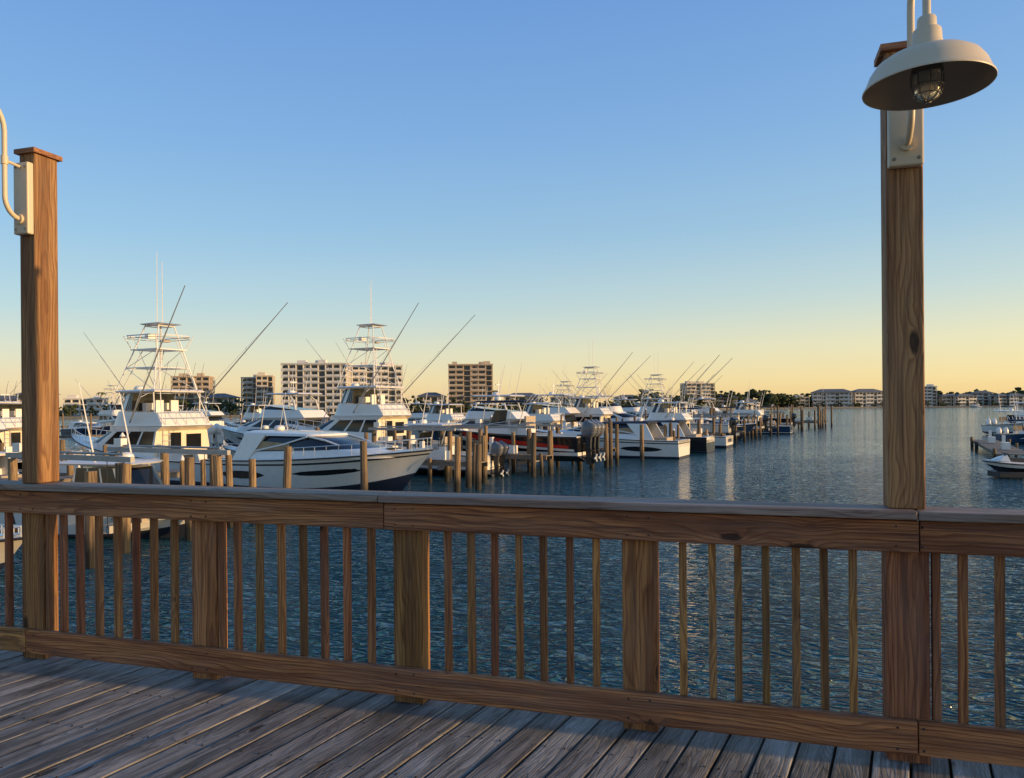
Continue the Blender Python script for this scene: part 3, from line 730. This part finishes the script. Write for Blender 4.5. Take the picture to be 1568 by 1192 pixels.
fing=[(-6.4,43.2),(-2.6,48.2),(2.2,55.2),(8.6,64.),(12.6,71.5),(16.6,78.6),(20.9,86.3),(25.3,94.6),(30.4,102.8),(35.5,111.2),(40.6,120),(46,128),(51,136)]
for i,(x,y) in enumerate(fing):
    c=Vector((x,y,0)); a=c-ud*5.6; b=c+ud*6.0
    dock('finger_pier',[(a.x,a.y),(b.x,b.y)],w=.9,z=1.25,step=2.9,ph=(2.0,3.2) if i<6 else (2.4,4.2))
dock('main_dock',[(-2.6,56.5),(5.5,70),(20,95),(45,138)],w=1.8,z=1.3,step=3.5,ph=(2.4,3.4))
dock('main_dock',[(-30,30),(-20,32),(-15.5,36)],w=1.6,z=1.3,step=3.5)
dock('main_dock',[(-55,82),(-10,110),(15,150)],w=1.8,z=1.3,step=4,ph=(2.4,3.8))
dock('main_dock',[(-95,128),(-45,150),(0,175)],w=1.8,z=1.3,step=4,ph=(2.4,3.8))
dock('finger_pier',[(-16.5,30.5),(-9.6,27.0)],w=.9,z=1.2,step=2.6,ph=(2.2,2.8))
dock('finger_pier',[(-30,40.5),(-17,33.5)],w=.9,z=1.2,step=2.8,ph=(2.2,2.8))
mb=MB()
for (x,y) in ((1.2,44.5),(2.4,46.5),(4.4,48.6),(5.3,50.2),(6.4,51),(9.8,56.8),(12.6,62),(13.4,63.5),(17.,68.5),(21.,76),(25,84),(29.4,92),(34.4,100),(39.5,108),(44.8,116),(50,124),(54.6,132),(56.3,138),(57,134),(53,129)):
    piling(mb,x,y,R.uniform(2.0,3.1)+(0.9 if y>110 else 0),.16)
mb.obj('mooring_pilings')
def lift(x,y,w=3.8,L=6.5,z=2.75):
    e=empty('boat_lift',(x,y,0),rad(IN)); mb=MB(); pm=MB()
    for sx in (-1,1):
        for sy in (-1,1): piling(pm,sx*L/2,sy*w/2,z,.15)
    for sy in (-1,1):
        mb.box((0,sy*w/2,z+.1),(L+.8,.14,.16),'galv'); mb.tube((-L/2,sy*w/2,z+.25),(L/2,sy*w/2,z+.25),.04,'galv')
        mb.box((L/2-.3,sy*w/2,z+.36),(.4,.26,.3),'white')
    for sx in (-1,1):
        mb.box((sx*L*.36,0,.55),(.16,w,.22),'galv')
        for sy in (-1,1): mb.tube((sx*L*.36,sy*w/2,.6),(sx*L*.36,sy*w/2,z+.1),.015,'rubber',n=4)
    for sy in (-1,1): mb.box((0,sy*.8,.72),(L*.85,.22,.12),'tan')
    pm.obj('pilings',e); mb.obj('lift_frame',e,0)
lift(-.8,51.,4.4); lift(-5.3,47,3.7,5.5); lift(19.6,84); lift(28.5,100); lift(38.5,117)
lift(-13.2,25.2,3.6,5.5,2.6)
dock('floating_dock',[(33.5,50),(44,70)],w=2.,z=.75,step=5,ph=(1.,1.2))
center_console((61,92),-100,9.5,eng=2,zl=.3,name='center_console_boat',top='white')
sportfisher((68,98),-95,12,tw=False,out=False,col='white')
center_console((52,76),-95,8,rows=[(0,None),(.2,'navy'),(.5,'navy'),(.9,'navy'),(1,'white')],name='blue_hull_boat',eng=2,top='canvas')
e=empty('personal_watercraft_on_float',(27.6,41.5,0),rad(170)); mb=MB()
mb.box((0,0,.22),(1.9,1.5,.3),'rubber'); mb.tube((-.9,-.7,-.4),(-.9,-.7,1.1),.06,'metal'); mb.obj('float',e,bevel=.03)
mb=MB(); h=Hull(2.9,1.15,.35,.55,.12,full=2.2); h.build(mb,[(0,None),(.3,'black'),(1,'white')],tc=.02,drop=.02,n=14,gw=.1,deckmat='white')
stack(mb,[(.4,.5,-1.2,.5,.22,.2),(.68,.72,-1.1,.45,.17,.2)],['rubber'],'rubber',pillars=False)
stack(mb,[(.5,.55,.2,1.15,.35,.5),(.85,.7,.3,.8,.22,.3)],['white'],'white',pillars=False)
mb.tube((.35,-.38,.95),(.35,.38,.95),.025,'rubber'); mb.tube((.35,0,.8),(.35,0,.97),.05,'rubber')
o=mb.obj('watercraft',e); o.location=(0,0,.42)
motoryacht((395,640),175,10)
for px,D,hh in ((1250,690,26),(1244,700,18),(1530,700,20)):
    e=empty('sailboat',(P2(px,D),D-18,0),rad(170)); mb=MB(); h=Hull(11,3.2,.9,1.2,.6); h.build(mb,[(0,None),(.15,'navy'),(.5,'white'),(1,'white')],tc=.2,drop=.3,n=12)
    mb.tube((1,0,1),(1,0,hh*.75),.14,'white',.08,6); mb.tube((1,0,2.2),(-4,0,2.3),.16,'canvas',.12,6); mb.tube((1,-1.2,hh*.4),(1,1.2,hh*.4),.05,'white',n=4)
    mb.tube((5.3,0,1.2),(1,0,hh*.72),.02,'metal',n=3); mb.obj('hull_and_mast',e)
# ------------------------------------------------------------------ deck
LP=Vector((-2.96,4.70)); RP=Vector((1.71,3.27)); rd=(RP-LP).normalized(); rang=math.atan2(rd.y,rd.x); rn=Vector((-rd.y,rd.x))
edge=LP+rn*.26
dang=rad(28); dd=Vector((math.sin(dang),math.cos(dang))); dc=Vector((math.cos(dang),-math.sin(dang)))
deck=empty('wooden_deck',(0,0,DECK))
def s_edge(c):
    p=dc*c; return (edge-p).dot(rn)/dd.dot(rn)
bw=.138; gap=.011; c=-8.5; nails=MB()
brz=math.atan2(dd.y,dd.x)
while c<5.5:
    c1=c+bw; j=R.uniform(-.02,.02); s0=s_edge(c)+j; s1=s_edge(c1)+j
    mb=MB(); sb=-3.5
    sm=(s0+sb)/2; cm=(c+c1)/2
    poly=[(sb-sm,-bw/2),(s1-sm,-bw/2),(s0-sm,bw/2),(sb-sm,bw/2)]
    hz=R.uniform(-.003,.003)
    mb.prism(poly,-.038,0,'deck')
    ctr=dd*sm+dc*cm
    o=mb.obj('deck_board',deck,0,loc=(ctr.x,ctr.y,hz),rz=brz,bevel=.005)
    o.rotation_euler[0]=R.uniform(-.01,.01)
    for jl in (.18,.6,1.02,1.44,1.86,2.28):
        for cc_ in (c+.025,c1-.025):
            s=s_edge(cc_)-jl*1.02; p=dd*s+dc*cc_; nails.tube((p.x,p.y,-.01),(p.x,p.y,.003),.0045,'nail',n=8)
    c=c1+gap
nails.obj('deck_screws',deck,0)
sub=MB()
for k,off in enumerate((-.06,-.5,-.95,-1.4,-1.85,-2.3)):
    p=edge+rn*off+rd*3; sub.box((p.x,p.y,-.17),(16,.045,.24),'piling',rz=rang)
for sx in (-6,-3,0,3,6,9):
    p=edge+rn*(-.25)+rd*sx; sub.tube((p.x,p.y,-DECK-1),(p.x,p.y,-.3),.17,'piling',n=12)
    p=edge+rn*(-2.2)+rd*sx; sub.tube((p.x,p.y,-DECK-1),(p.x,p.y,-.3),.17,'piling',n=12)
sub.obj('joists_and_piles',deck,0)
# ------------------------------------------------------------------ railing
rail=empty('wooden_railing',(LP.x,LP.y,DECK),rang)
def board(name,parent,c,sz,mat,axis='X',bev=.005):
    mb=MB()
    if axis=='X': mb.box((0,0,0),sz,mat)
    else: mb.box((0,0,0),(sz[2],sz[1],sz[0]),mat)
    o=mb.obj(name,parent,0,loc=c,bevel=bev)
    if axis=='Z': o.rotation_euler=(0,rad(-90),0)
    return o
BAY=1.22
px_=[k*BAY for k in range(-3,8)]
adj={1:.045,2:.095,3:.075}
px_=[v+adj.get(k,0) for k,v in zip(range(-3,8),px_)]
for i0 in range(10):
    k=i0-3; x=px_[i0]; xn=px_[i0+1]
    if k in (0,4): board('rail_post',rail,(x,0,.45),(.17,.11,1.14),'rail','Z')
    else: board('rail_post',rail,(x,0,.45),(.165,.10,1.16),'rail','Z')
    g=xn-x-.168
    for i in range(7):
        bx=x+.084+g*(i+1)/8+R.uniform(-.007,.007)
        b_=board('baluster',rail,(bx,-.0305,.545),(.033+R.uniform(-.002,.002),.036,.97),'rail','Z',.003)
        b_.rotation_euler[1]+=R.uniform(-.004,.004)
    if k in (-1,0,1,4): board('baluster',rail,(x+.084+.028,-.0305,.545),(.032,.034,.97),'rail','Z',.003)
def run(name,x0,x1,yc,z0,z1,th,mat,seams):
    xs=[x0]+seams+[x1]
    for a,b in zip(xs[:-1],xs[1:]):
        board(name,rail,((a+b)/2,yc+R.uniform(-.002,.002),(z0+z1)/2+R.uniform(-.002,.002)),(b-a-.004,th,z1-z0),mat,'X',.006)
run('top_face_board',-3.7,7.4,-.072,.905,1.042,.038,'rail',[-1.22,2.45-.03,4.88+.04])
run('bottom_board',-3.7,7.4,-.072,.045,.19,.038,'rail',[0.-.02,4.88+.03])
run('cap_board',-3.7,7.4,-.02,1.046,1.084,.20,'cap',[-1.22,2.45-.05,4.88+.03])
nb=MB()
for x in px_:
    for zz_ in (.07,.16,.93,1.015):
        for dx in (-.05,.05): nb.tube((x+dx,-.0935,zz_+R.uniform(-.006,.006)),(x+dx,-.088,zz_),.005,'nail',n=8)
nb.obj('screws',rail,0)
def tall_post(x,w,d,top):
    p=Vector((x*math.cos(rang)+LP.x,x*math.sin(rang)+LP.y,DECK))
    e=empty('wooden_post',p,rang)
    board('post',e,(0,.01,(1.086+top)/2),(w,d,top-1.086),'post','Z',.006)
    hw,hd=w/2+.02,d/2+.02; mb=MB()
    mb.box((0,.01,top+.014),(2*hw,2*hd,.028),'post'); vs=[(-hw*.96,-hd*.96+.01,top+.028),(hw*.96,-hd*.96+.01,top+.028),(hw*.96,hd*.96+.01,top+.028),(-hw*.96,hd*.96+.01,top+.028),(0,.01,top+.045)]
    mb.add(vs,[(0,1,4),(1,2,4),(2,3,4),(3,0,4)],'post')
    mb.obj('post_cap',e,0)
    return e
tall_post(0,.12,.165,1.54+1.58); tall_post(4.88,.145,.13,1.54+1.515)
def barn_lamp(x,fy,w,dz,reach,dzr):
    p=Vector((x*math.cos(rang)+LP.x,x*math.sin(rang)+LP.y,DECK+dz))
    e=empty('gooseneck_barn_lamp',p,rang)
    mb=MB(); z0,z1=1.54+1.03,1.54+1.47
    mb.box((0,fy-.022,(z0+z1)/2),(w,.044,z1-z0),'lamp'); o=mb.obj('mounting_box',e,0,bevel=.008)
    mb=MB()
    for sx in (-1,1):
        for zz in (z0+.03,z1-.03): mb.tube((sx*(w/2-.02),fy-.044,zz),(sx*(w/2-.02),fy-.049,zz),.007,'dkmetal',n=8)
    mb.tube((0,fy-.044,z0+.09),(0,fy-.06,z0+.09),.03,'lamp',n=16)
    out=fy-reach
    pts=[(0,fy-.045,z0+.09)]
    for i in range(1,9):
        a=math.pi/2*i/8; pts.append((0,fy-.045-.1*math.sin(a),z0+.09+.12*(1-math.cos(a))))
    ztop=1.54+1.62
    xv=fy-.145
    pts+= [(0,xv,z0+.4),(0,xv,ztop)]
    rr=(xv-out)/2
    for i in range(1,15):
        a=math.pi*i/14; pts.append((0,xv-rr+rr*math.cos(a),ztop+rr*1.05*math.sin(a)))
    pts.append((0,out,1.54+1.44+dzr))
    mb.path(pts,.0145,'lamp',14)
    mb.tube((0,fy-.044,z1-.03),(0,xv,z1-.02),.009,'lamp',n=10)
    mb.tube((0,xv,z1-.045),(0,xv,z1+.005),.02,'lamp',n=12)
    mb.obj('gooseneck_arm',e)
    zr=1.54+1.185+dzr; k=.9
    def sc(pr): return [(a*k,b*k if b<.136 else b*.92) for a,b in pr]
    prof=sc([(.018,.285),(.032,.283),(.036,.276),(.038,.235),(.052,.230),(.055,.222),(.057,.185),(.066,.16),(.07,.14),(.12,.132),(.165,.118),(.197,.096),(.220,.062),(.235,.022),(.243,.008),(.2465,.004),(.2475,0),(.2465,-.004),(.242,-.003)])
    mb=MB(); mb.revolve(prof,'lamp',(0,out,zr),64)
    inn=sc([(.242,-.003),(.2395,.006),(.2305,.022),(.2155,.062),(.193,.094),(.162,.115),(.12,.128),(.062,.131),(.04,.131)])
    mb.revolve(inn,'lampin',(0,out,zr),64)
    mb.obj('shade',e)
    zr-=.012
    mb=MB(); mb.revolve([(.052,.134),(.052,.075),(.056,.072),(.056,.055),(.001,.055)],'dkmetal',(0,out,zr),24)
    for i in range(8):
        a=i*math.pi/4; pts=[]
        for t in (0,.2,.4,.6,.8,1.):
            ang=t*math.pi/2; r_=.055*math.cos(ang)+.001; pts.append((r_*math.cos(a),out+r_*math.sin(a),zr+.055-.03-.07*math.sin(ang) if t>0 else zr+.055))
        mb.path(pts,.0022,'dkmetal',5)
    for zz,r_ in ((.012,.054),(-.02,.045)):
        mb.path([(r_*math.cos(i*math.pi/8),out+r_*math.sin(i*math.pi/8),zr+zz) for i in range(17)],.0022,'dkmetal',5)
    mb.obj('socket_and_cage',e)
    mb=MB(); mb.revolve([(.047,.055),(.047,.01),(.044,-.012),(.034,-.03),(.018,-.039),(.001,-.041)],'jar',(0,out,zr),24); mb.obj('glass_jar',e)
    mb=MB(); mb.revolve([(.012,.055),(.014,.04),(.026,.02),(.030,.005),(.025,-.01),(.012,-.022),(.001,-.025)],'cream',(0,out,zr),20); mb.obj('bulb',e)
barn_lamp(4.88,.01-.065,.135,-.025,.42,.025); barn_lamp(0,.01-.083,.115,.045,.50,0)
print('objs',len(bpy.data.objects))
